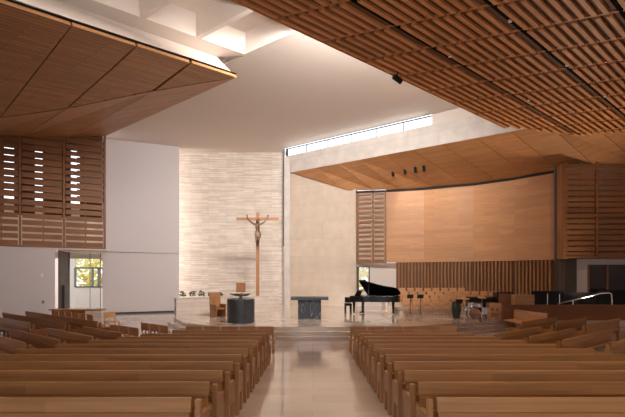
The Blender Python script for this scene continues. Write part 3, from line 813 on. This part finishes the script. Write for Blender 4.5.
# corpus, 1.95 m, local origin at the feet, facing -y
zt = zc(249.5)
J = {}
def j(n, x, y, z, r): J[n] = (Vector((x, y, z)), r)
j('pelvis',0.02,-0.13,0.90,(0.135,0.10)); j('belly',0.03,-0.14,1.06,(0.125,0.09)); j('chest',0.01,-0.16,1.28,(0.165,0.105)); j('collar',0.0,-0.15,1.44,(0.12,0.08))
j('neck',0.02,-0.17,1.53,0.055); j('jaw',0.035,-0.225,1.58,(0.06,0.065)); j('head',0.045,-0.22,1.68,(0.082,0.095)); j('crown',0.045,-0.20,1.76,(0.055,0.065))
for s, nm in ((-1,'l'), (1,'r')):
    j('sh'+nm, s*0.19,-0.14,1.45,0.068); j('el'+nm, s*0.45,-0.10,1.62,0.046); j('wr'+nm, s*0.62,-0.05,1.86,0.032); j('pa'+nm, s*0.645,-0.04,1.95,(0.042,0.02))
    j('hip'+nm, s*0.085,-0.13,0.82,0.092); j('kn'+nm, s*0.07+0.02,-0.24,0.46,0.062); j('ca'+nm, s*0.055+0.01,-0.17,0.28,0.054); j('an'+nm, s*0.035,-0.11,0.10,0.036); j('fo'+nm, s*0.035,-0.16,-0.02,(0.036,0.028)); j('to'+nm, s*0.035,-0.20,-0.09,(0.032,0.018))
ed = [('pelvis','belly'),('belly','chest'),('chest','collar'),('collar','neck'),('neck','jaw'),('jaw','head'),('head','crown')]
for nm in 'lr':
    ed += [('collar','sh'+nm),('sh'+nm,'el'+nm),('el'+nm,'wr'+nm),('wr'+nm,'pa'+nm),('pelvis','hip'+nm),('hip'+nm,'kn'+nm),('kn'+nm,'ca'+nm),('ca'+nm,'an'+nm),('an'+nm,'fo'+nm),('fo'+nm,'to'+nm)]
    s = -1 if nm == 'l' else 1
    for q, (dx, dz, ln) in enumerate(((-0.035,0.03,0.075),(-0.013,0.045,0.09),(0.010,0.045,0.085),(0.032,0.035,0.07))):
        bx = s*0.645+dx; j('f%s%da' % (nm, q), bx, -0.055, 1.95+dz*0.9, 0.011); j('f%s%db' % (nm, q), bx+dx*0.25, -0.085, 1.95+dz+ln*0.55, 0.009); j('f%s%dc' % (nm, q), bx+dx*0.3, -0.115, 1.95+dz+ln*0.75, 0.007)
        ed += [('pa'+nm, 'f%s%da' % (nm, q)), ('f%s%da' % (nm, q), 'f%s%db' % (nm, q)), ('f%s%db' % (nm, q), 'f%s%dc' % (nm, q))]
    j('t%sa' % nm, s*0.645-s*0.05, -0.06, 1.93, 0.011); j('t%sb' % nm, s*0.645-s*0.075, -0.08, 1.965, 0.009)
    ed += [('pa'+nm, 't%sa' % nm), ('t%sa' % nm, 't%sb' % nm)]
fm = at((cxx, cy_, PLAT+zt+0.08))
fig = skin_body('crucified_figure', J, ed, 'pelvis', M['bronze'], fm, None, 2)
tag(fig, 'bronze crucified figure with raised arms, bowed head and wrapped loincloth, fixed to the wooden cross', 'statue')
# face, hair and loincloth as child meshes
b = MB()
hc = Vector((0.045,-0.215,1.68))
b.lathe([(0.0,-0.02),(0.014,-0.015),(0.012,0.01),(0.004,0.035)], (hc.x+0.004, hc.y-0.098, hc.z-0.03), 8)
for s in (-1, 1):
    b.lathe([(0.0,-0.008),(0.013,0),(0.0,0.008)], (hc.x+s*0.033, hc.y-0.086, hc.z+0.012), 8)
    b.lathe([(0.0,-0.03),(0.014,-0.01),(0.016,0.015),(0.0,0.03)], (hc.x+s*0.086, hc.y, hc.z-0.005), 8)
b.tube([(hc.x-0.026,hc.y-0.085,hc.z-0.062),(hc.x,hc.y-0.094,hc.z-0.058),(hc.x+0.026,hc.y-0.085,hc.z-0.062)], 0.008, 6)
o = b.build('face', M['bronze'], fig)
b = MB(); prof = [(0.0,0.115),(0.055,0.105),(0.092,0.06),(0.104,0.0),(0.098,-0.06),(0.075,-0.13),(0.05,-0.17)]
vs, fs = [], []; sg = 20
for k in range(sg):
    a = math.radians(-30+240*k/(sg-1))
    for r, z in prof: vs.append((hc.x+r*math.cos(a), hc.y+0.012+r*1.08*math.sin(a), hc.z+z))
npf = len(prof)
for k in range(sg-1):
    for i in range(npf-1): fs.append((k*npf+i, (k+1)*npf+i, (k+1)*npf+i+1, k*npf+i+1))
b.add(vs, fs, True)
o = b.build('hair', M['bronze_dark'], fig); so_ = o.modifiers.new('s','SOLIDIFY'); so_.thickness = 0.02
b = MB(); vs, fs = [], []
sg = 40; prof = [(0.150,0.99),(0.168,0.95),(0.175,0.88),(0.182,0.80),(0.172,0.70),(0.165,0.66)]
for k in range(sg):
    a = 2*PI*k/sg
    for r, z in prof:
        rr = r*(1+0.05*math.sin(9*a+z*12)); vs.append((0.02+rr*math.cos(a), -0.14+rr*0.78*math.sin(a)-(0.99-z)*0.08, z+0.03*math.sin(2*a+1)-0.02*math.cos(a)))
n_ = len(prof)
for k in range(sg):
    for i in range(n_-1): fs.append((k*n_+i, ((k+1)%sg)*n_+i, ((k+1)%sg)*n_+i+1, k*n_+i+1))
b.add(vs, fs, True)
b.tube([(0.18,-0.2,0.96),(0.22,-0.22,0.88),(0.21,-0.20,0.72),(0.22,-0.19,0.62)], 0.035, 8, 0.018)
o = b.build('loincloth', M['bronze_light'], fig); o.modifiers.new('s','SOLIDIFY').thickness = 0.012

# small stone plinth by the glass wall
q = P(95.5,0,23.6)
t = thing('stone_plinth', 'small pale stone plinth with a dark wooden cap in front of the glass wall', 'plinth', at((q.x, 23.6, -0.74)))
MB().box((-0.42,-0.25,0),(0.42,0.25,0.80)).build('plinth_block', M['lowstone'], t)
MB().box((-2.3,-0.28,0.80),(0.45,0.28,0.86)).build('cap', M['pewend'], t)
MB().box((-2.25,-0.1,0),(-0.42,0.2,0.80)).build('rear_panel', M['pewend'], t)

# ------------------------------------------------------------------ grand piano: keyboard end towards -x, straight side at the back
px0 = P(357.5,0,25.3).x; pyc = 25.4
t = thing('grand_piano', 'black grand piano with its lid propped open beside the choir seats', 'piano', at((px0-0.12, pyc-0.1, PLAT), math.radians(-30)))
Lp = 2.45
outl = [(0.0,-0.75)]
for i in range(15):
    u = i/14
    x = 0.35+u*(Lp-0.35)
    y = -0.75 + (0 if u < 0.12 else 0.78*((u-0.12)/0.88)**1.25 if u < 0.75 else 0)
    outl.append((x, y if u < 0.75 else None))
outl = [(0.0,-0.75),(0.5,-0.75),(0.8,-0.70),(1.1,-0.56),(1.4,-0.38),(1.7,-0.24),(1.95,-0.16),(2.2,-0.10),(2.36,0.0),(2.45,0.2),(2.45,0.45),(2.36,0.65),(2.2,0.74),(2.0,0.75),(0.0,0.75)]
MB().prism([(x,y,0.68) for x, y in outl], (0,0,0.32)).build('case', M['black'], t, 0.01)
MB().box((-0.30,-0.75,0.62),(0.0,0.75,0.72)).box((-0.30,-0.75,0.72),(0.0,-0.66,0.92)).box((-0.30,0.66,0.72),(0.0,0.75,0.92)).build('key_bed', M['black'], t, 0.01)
kb = MB().box((-0.26,-0.66,0.72),(-0.10,0.66,0.745)).build('keyboard', M['plate'], t)
b = MB()
for i in range(36):
    if i % 7 in (2, 6): continue
    b.box((-0.20,-0.62+i*0.0345,0.745),(-0.10,-0.605+i*0.0345,0.757))
b.build('black_keys', M['black'], kb)
MB().prism([(-0.10,-0.66,0.75),(-0.06,-0.66,0.75),(0.02,-0.66,1.0),(-0.02,-0.66,1.0)], (0,1.32,0)).build('fallboard', M['black'], t)
hinge = Matrix.Translation((0,0.75,1.0)) @ Matrix.Rotation(math.radians(-33), 4, 'X') @ Matrix.Translation((0,-0.75,-1.0))
lid_o = [p for p in outl if p[0] >= 0.5]
lid = MB(); lo = [hinge @ Vector((x,y,1.0)) for x, y in [(0.42,-0.75)]+outl[1:-1]+[(0.42,0.75)]]
lid.prism(lo, (hinge.to_3x3() @ Vector((0,0,0.03)))); lid.build('lid', M['black'], t)
fl = [hinge @ Vector(v) for v in ((0.42,-0.75,1.03),(0.42,0.75,1.03),(0.82,0.75,1.06),(0.82,-0.75,1.06))]
MB().prism(fl, (hinge.to_3x3() @ Vector((0,0,0.025)))).build('lid_flap', M['black'], t)
MB().tube([(1.0,-0.5,1.0),hinge @ Vector((0.95,-0.5,1.0))], 0.014).build('lid_prop', M['black'], t)
MB().prism([(0.12,-0.4,1.0),(0.14,-0.4,1.0),(0.30,-0.4,1.26),(0.28,-0.4,1.26)], (0,0.8,0)).build('music_desk', M['black'], t)
for x, y in ((0.2,-0.62),(0.2,0.62),(2.1,0.35)):
    lg = MB().lathe([(0.05,0.06),(0.055,0.2),(0.075,0.5),(0.085,0.69)], (x,y,0), 10).build('leg', M['black'], t)
    MB().lathe([(0.02,0.0),(0.04,0.02),(0.03,0.07)], (x,y,0), 10).build('caster', M['brass'], lg)
MB().box((0.42,-0.1,0.1),(0.5,0.1,0.68)).box((0.30,-0.12,0.04),(0.52,0.12,0.10)).build('pedal_lyre', M['black'], t)
t = thing('piano_bench', 'black padded bench at the keyboard end of the grand piano', 'bench', at((P(348.3,0,25.2).x, 25.4, PLAT)))
MB().box((-0.19,-0.4,0.42),(0.19,0.4,0.53)).build('seat', M['cloth'], t, 0.02)
for x in (-0.15, 0.15):
    for y in (-0.35, 0.35): MB().box((x-0.03,y-0.03,0),(x+0.03,y+0.03,0.43)).build('leg', M['black'], t)

# music stands
def music_stand(px, Y, label, z=PLAT, h=1.02):
    t = thing('music_stand', label, 'music stand', at((P(px,0,Y).x, Y, z)), 'music stands')
    MB().prism([(-0.16,0.0,h-0.08),(-0.16,0.02,h-0.08),(-0.16,-0.05,h+0.12),(-0.16,-0.07,h+0.12)][::-1], (0.32,0,0)).build('desk', M['matblack'], t)
    MB().tube([(0,0,0.2),(0,0,h)], 0.014).build('pole', M['matblack'], t)
    for k in range(3):
        a = k*2.094+0.5; MB().tube([(0,0,0.22),(0.26*math.cos(a),0.26*math.sin(a),0.012)], 0.01, 6).build('leg', M['matblack'], t)
music_stand(410.2, 23.1, 'black music stand just beside the tail of the piano')
music_stand(420.3, 23.1, 'black music stand in front of the choir chairs, second from the piano')

# drum
def drum_shell(parent, c, r, h, axis='z', shell='black', name='drum'):
    R = Matrix.Translation(c) @ (Matrix.Identity(4) if axis == 'z' else Matrix.Rotation(PI/2, 4, 'X'))
    d = MB().lathe([(r,0),(r,h)], seg=28, M4=R).build(name, M[shell], parent)
    MB().lathe([(0,-0.006),(r*0.97,-0.006),(r*0.97,0.0)], seg=28, M4=R).lathe([(r*0.97,h),(r*0.97,h+0.006),(0,h+0.006)], seg=28, M4=R).build('drum_head', M['drumhead'], d)
    b = MB()
    for z in (0.0, h-0.03): b.lathe([(r+0.015,z-0.01),(r+0.015,z+0.04)], seg=28, M4=R)
    for k in range(8):
        a = k*PI/4; b.tube([R @ Vector(((r+0.02)*math.cos(a),(r+0.02)*math.sin(a),0.02)), R @ Vector(((r+0.02)*math.cos(a),(r+0.02)*math.sin(a),h-0.02))], 0.012, 5)
    b.build('hoop', M['chrome'], d)
    return d
kx, ky = P(477,0,21.6).x, 21.75
t = thing('drum_kit', 'white and chrome drum kit on the platform before the choir chairs', 'drum kit', at((kx, ky, PLAT)))
drum_shell(t, Vector((-0.1,0.15,0.27)), 0.26, 0.36, 'y', shell='drumshell', name='bass_drum')
drum_shell(t, Vector((-0.22,-0.02,0.62)), 0.15, 0.2, shell='drumshell', name='tom')
drum_shell(t, Vector((0.14,0.0,0.58)), 0.16, 0.2, shell='drumshell', name='tom')
drum_shell(t, Vector((0.42,-0.22,0.26)), 0.19, 0.34, shell='drumshell', name='floor_tom')
drum_shell(t, Vector((-0.44,-0.3,0.46)), 0.18, 0.16, shell='chrome', name='snare_drum')
def stand(x, y, h, rad, tilt=0.2):
    s_ = MB().tube([(x,y,0.25),(x,y,h)], 0.012, 6)
    for k in range(3):
        a = k*2.094+0.3; s_.tube([(x,y,0.28),(x+0.22*math.cos(a),y+0.22*math.sin(a),0.012)], 0.01, 5)
    o = s_.build('cymbal_stand', M['chrome'], t)
    R = Matrix.Translation((x,y,h)) @ Matrix.Rotation(tilt, 4, 'X')
    MB().lathe([(rad,-0.015),(0.06,0.0),(0.05,0.02),(0.0,0.03)], seg=24, M4=R).build('cymbal', M['brass'], o)
stand(-0.38,0.3,1.0,0.2); stand(0.42,0.35,1.05,0.22); stand(-0.62,-0.1,0.82,0.16,0.0)
b = MB().lathe([(0.0,0.50),(0.17,0.50),(0.18,0.54),(0.15,0.58),(0.0,0.58)], (0.1,0.75,0), 20).tube([(0.1,0.75,0.02),(0.1,0.75,0.5)], 0.02)
b.build('throne', M['matblack'], t)
t = thing('conga_drum', 'tall dark green barrel drum standing next to the drum kit', 'drum', at((P(459.5,0,22).x, 22.5, PLAT)))
MB().lathe([(0.17,0.0),(0.20,0.15),(0.245,0.45),(0.235,0.62),(0.205,0.78)], seg=28).build('shell', M['drumgreen'], t)
MB().lathe([(0.21,0.74),(0.22,0.80),(0.19,0.81),(0.0,0.805)], seg=28).build('drum_head', M['matblack'], t)
b = MB()
for k in range(6):
    a = k*PI/3; b.tube([(0.215*math.cos(a),0.215*math.sin(a),0.77),(0.25*math.cos(a),0.25*math.sin(a),0.5)], 0.01, 5)
b.build('tuning_lug', M['chrome'], t)
music_stand(459.0, 21.4, 'black music stand behind the tall green drum', PLAT, 0.86)
t = thing('loudspeaker', 'black loudspeaker box standing behind the drum kit', 'speaker', at((P(486,0,23.2).x, 23.6, PLAT)))
MB().box((-0.75,0,0),(0.62,0.4,0.98)).build('cabinet', M['matblack'], t, 0.01)
MB().box((-0.70,-0.015,0.05),(0.57,0.0,0.93)).build('grille', M['cloth'], t)

# organ console and boxes behind the parapet
t = thing('organ_console', 'dark wooden console with a thin black top at the end of the parapet', 'console', at((P(504.5,0,22.6).x, 22.5, PLAT)))
MB().box((-0.36,0,0),(0.36,0.5,1.22)).build('cabinet', M['parapet'], t)
MB().box((-0.42,-0.03,1.22),(0.36,0.52,1.27)).build('top', M['black'], t)
MB().box((-0.42,-0.02,0),(-0.36,0.52,1.22)).build('side_panel', M['black'], t)
t = thing('wooden_cabinet', 'plain light wooden cabinet standing between the dark console and the black screen', 'cabinet', at((P(521,0,22.4).x, 22.0, PLAT)))
MB().box((-0.48,0,0),(0.48,0.45,1.17)).build('body', M['chair'], t, 0.01)
MB().box((-0.46,-0.012,0.05),(-0.01,0.0,1.13)).build('door', M['chair'], t)
MB().box((0.01,-0.012,0.05),(0.46,0.0,1.13)).build('door', M['chair'], t)
for i, (a, b2, yy, lb) in enumerate(((532, 563, 291.5, 'black fabric screen next to the light wooden cabinet'), (563.5, 597, 293.0, 'black fabric screen behind the sloping handrail'), (597.5, 632, 290.5, 'black fabric screen in front of the grey glazed doors'))):
    Yb = 22.9; xa, xb = P(a,0,Yb).x, P(b2,0,Yb).x; zt2 = P(0,yy,Yb).z
    t = thing('fabric_screen', lb, 'screen', at((xa, Yb, PLAT)), 'black screens behind the parapet')
    MB().box((0,0,0.06),(xb-xa,0.06,zt2-PLAT)).build('fabric_panel', M['cloth'], t)
    MB().box((0,-0.01,zt2-PLAT),(xb-xa,0.07,zt2-PLAT+0.03)).build('top_rail', M['matblack'], t)
    for x in (0.1, xb-xa-0.1): MB().box((x-0.03,-0.2,0),(x+0.03,0.26,0.06)).build('foot', M['matblack'], t)
for i, (px, lb) in enumerate(((547.5, 'thin steel microphone stand before the black screen, nearer the wooden cabinet'), (559.5, 'thin steel microphone stand beside the lower end of the handrail'))):
    t = thing('microphone_stand', lb, 'microphone stand', at((P(px,0,22.3).x, 22.3, PLAT)), 'microphone stands')
    MB().tube([(0,0,0.02),(0,0,1.2)], 0.02, 8).build('pole', M['steel'], t)
    MB().lathe([(0.14,0),(0.14,0.02),(0.0,0.03)], seg=20).build('base', M['matblack'], t)
    MB().tube([(0,0,1.2),(0.05,-0.06,1.27)], 0.026, 8).build('microphone', M['matblack'], t)

# ------------------------------------------------------------------ fittings
plane_s = plane_of(fp3[4], fp3[7], bp3[6])
for i, (px, py) in enumerate(((392.7,171.6),(404.8,169.6),(415.2,168),(423.8,166.6))):
    p = PP(px, py, plane_s)
    t = thing('spotlight', f'small black spotlight under the wooden soffit, {NUM[i]} from the narrow louvre screen', 'spotlight', Matrix.Translation(p), 'soffit spotlights')
    MB().tube([(0,0,0.28),(0,0,-0.02)], 0.03).build('stem', M['matblack'], t)
    MB().tube([(-0.03,-0.08,0.08),(0.06,0.16,-0.24)], 0.09, 14).build('lamp_head', M['matblack'], t)
p = PZ(397, 79, 8.55)
t = thing('spotlight', 'black spotlight hanging at the edge of the slatted canopy', 'spotlight', Matrix.Translation(p))
MB().box((-0.03,-0.03,0.05),(0.03,0.03,0.3)).build('bracket', M['matblack'], t)
MB().tube([(-0.12,-0.05,0.06),(0.16,0.10,-0.06)], 0.085, 14).build('lamp_head', M['matblack'], t)
for i, (px, py, lb) in enumerate(((450,57,'small round downlight in the slatted canopy, above the black spotlight'), (510,22,'small round downlight beside the outer dark joint of the canopy, nearest the top'), (567,66,'small round downlight beside the outer dark joint of the canopy, half way along'), (529,101,'small round downlight beside the inner dark joint of the canopy'), (605,97,'small round downlight near the far end of the outer canopy joint'))):
    p = PZ(px, py, CZ-0.01)
    o = MB().lathe([(0.0,0.0),(0.05,0.0),(0.055,0.02),(0.05,0.14)], seg=16).build('downlight', M['plate'], None, 0, Matrix.Translation(p))
    tag(o, lb, 'light', 'canopy downlights')
for px, py, lb in ((42,275,'white switch plate on the low white wall, upper of two'), (43,302,'dark socket plate on the low white wall, lower of two')):
    p = on_line(px, SCL, ps); nn = Vector((sd.y, -sd.x))
    m, _ = frame2(p, p+sd, P(0,py,p[1]).z)
    o = MB().box((-0.06,-0.02,-0.09),(0.06,0.0,0.09)).build('wall_plate', M['plate'] if py < 280 else M['frame'], None, 0, m); tag(o, lb, 'switch', 'wall plates')

# garden outside the windows
def bush(name, label, x, y, z, r, h, seed):
    t = thing(name, label, 'shrub', at((x,y,z)), 'garden shrubs')
    MB().tube([(0,0,0),(0.05,0,h*0.5)], 0.08, 6, 0.04).build('stem', M['parapet'], t)
    leaves('foliage', (0,0,0.1), r, r, h, 1800, 0.2, M['bush'], t, seed)
bush('garden_shrub', 'yellow-green shrub outside the tall window behind the piano', 4.5, 35.5, -0.8, 1.2, 4.0, 3)
bush('garden_shrub', 'yellow-green shrub seen through the glass wall', -18.3, 39.0, -0.8, 2.0, 5.0, 4)
bush('garden_shrub', 'second yellow-green shrub beyond the corridor window, behind the other', -21.6, 43.8, -0.8, 2.0, 5.0, 5)
struct(MB().box((-40,33.9,-1.2),(40,60,-0.8)).build('ground', flat('garden ground', lin(150,146,110), 0.9)))

# ------------------------------------------------------------------ light
sc = bpy.context.scene
w = bpy.data.worlds.new('World'); sc.world = w; w.use_nodes = True
bgn = w.node_tree.nodes['Background']; bgn.inputs[0].default_value = (0.86, 0.90, 1.0, 1); bgn.inputs[1].default_value = 2.3
def area(name, loc, target, sx, sy, power, col=(1,1,1), spread=180):
    l = bpy.data.lights.new(name, 'AREA'); l.shape = 'RECTANGLE'; l.size = sx; l.size_y = sy; l.energy = power; l.color = col; l.spread = math.radians(spread)
    o = bpy.data.objects.new(name, l); C.objects.link(o); o.location = loc
    o.rotation_euler = (Vector(target)-Vector(loc)).to_track_quat('-Z', 'Y').to_euler(); return o
def spot(name, loc, target, power, ang, col=(1,0.86,0.68), r=0.08, blend=0.6):
    l = bpy.data.lights.new(name, 'SPOT'); l.energy = power; l.spot_size = math.radians(ang); l.spot_blend = blend; l.color = col; l.shadow_soft_size = r
    o = bpy.data.objects.new(name, l); C.objects.link(o); o.location = loc
    o.rotation_euler = (Vector(target)-Vector(loc)).to_track_quat('-Z', 'Y').to_euler(); return o
# the closed shell: roof over the nave and an entrance wall with a glazed opening behind the pews
struct(MB().prism([(x,y,12.2) for x, y in ((-24,-8),(20.2,-8),(20.2,14.9),(-2.0,32.35),(-2.0,34.2),(-14.4,34.2),(-14.2,30.2),(-12.7,27.9),(-21.4,22.1),(-24,22.1))], (0,0,0.2)).build('roof', M['white']))
en = sempty('wall_entrance')
MB().box((-24,-8.2,-0.5),(-9,-8,12.3)).box((9,-8.2,-0.5),(20.2,-8,12.3)).box((-9,-8.2,5.0),(9,-8,12.3)).build('wall_panel', M['wallw'], en)
def area_dir(name, loc, nrm, xdir, sx, sy, power, col):
    o = area(name, loc, loc, sx, sy, power, col)
    z = -Vector(nrm).normalized(); x = Vector(xdir); x = (x-z*x.dot(z)).normalized(); y = z.cross(x)
    o.rotation_euler = Matrix(((x.x,y.x,z.x),(x.y,y.y,z.y),(x.z,y.z,z.z))).to_euler(); return o
DAY = (1, 0.965, 0.925)
# added unseen lamp behind the left white wall, raking across the stone
area_dir('stone_fill_light', (-13.2, 32.0, 5.4), (1, 0.10, 0), (0,0,1), 11.0, 1.6, 270, DAY)
# daylight from the clerestory
cdir = Vector((CL1[0]-CL0[0], CL1[1]-CL0[1], 0)).normalized(); cn = Vector((cdir.y, -cdir.x, 0)); cn = cn if cn.y < 0 else -cn
cc = Vector(CL0).lerp(cend, 0.5)
area_dir('clerestory_daylight', (cc.x+cn.x*0.06, cc.y+cn.y*0.06, 10.71), cn+Vector((0,0,-0.5)), cdir, cl*0.95, 0.4, 50, DAY)
# added area lamps out of view over the nave; the roof is closed there
area('nave_fill_light', (0.5, 3.0, 10.9), (0.5, 9.0, 0.0), 8, 6, 2000, DAY, 140)
area('crossing_fill_light', (1.5, 14.2, 10.95), (-3.0, 33.0, 5.0), 4.0, 1.6, 1800, DAY, 120)
# added warm fill spots at ceiling height over the pews, without fittings
for x, y, z in ((4.0,8.0,8.6),(7.5,11.0,8.6),(2.6,11.5,8.6),(-4.2,9.0,8.6),(0.8,6.5,8.6)):
    spot('warm_fill_spot', (x,y,z), (x*0.95,y-0.8,0), 260, 95, (1,0.84,0.66), 0.1, 0.8)
sun = bpy.data.lights.new('sun', 'SUN'); sun.energy = 3.0; sun.angle = 0.01; so2 = bpy.data.objects.new('sun', sun); C.objects.link(so2)
so2.rotation_euler = Vector((0.9,-0.12,-0.5)).to_track_quat('-Z','Y').to_euler()
# added wash lamp hidden above the canopy edge, brightening the white ceiling and coffers
cov = Oc+Dc*1.0+Vector((0.665,-0.747))*0.7
area_dir('canopy_edge_wash', (cov.x, cov.y, 9.1), (-0.5, 0.56, 1.0), (Dc.x, Dc.y, 0), 18.0, 0.3, 480, (1,0.95,0.90))
spot('warm_fill_spot', (12.5,17.0,8.6), (16.0,23.3,4.0), 260, 80, (1,0.86,0.7), 0.1, 0.8)  # extra fill spot added to brighten the right louvre screen
# added unseen spot behind the parapet, brightening the canopy from below
spot('canopy_fill_spot', (14.0, 22.5, 0.2), (10.5, 17.5, 8.7), 1500, 110, (1, 0.82, 0.64), 0.2, 1.0)
for px, tx in ((392.7,(7.3,29.4,5.6)),(404.8,(9.0,28.2,5.2)),(415.2,(7.4,23.6,0.6)),(423.8,(11.4,26.7,5.0))):
    p = PP(px, 168, plane_s)+Vector((0.08,0.2,-0.35))
    spot('soffit_spot', p, tx, 520 if tx[2] < 1 else 130, 80, (1,0.86,0.7))

# ------------------------------------------------------------------ camera
cam = bpy.data.cameras.new('camera'); co = bpy.data.objects.new('camera', cam); C.objects.link(co)
co.location = (0,0,EYE); co.rotation_euler = (PI/2,0,0)
cam.sensor_width = 36; cam.lens = F/625*36; cam.shift_y = (HY-208.5)/625; cam.clip_end = 300
sc.camera = co
vs_ = sc.view_settings; vs_.view_transform = 'Standard'; vs_.look = 'None'; vs_.gamma = 1; vs_.use_curve_mapping = False; vs_.exposure = 0.25
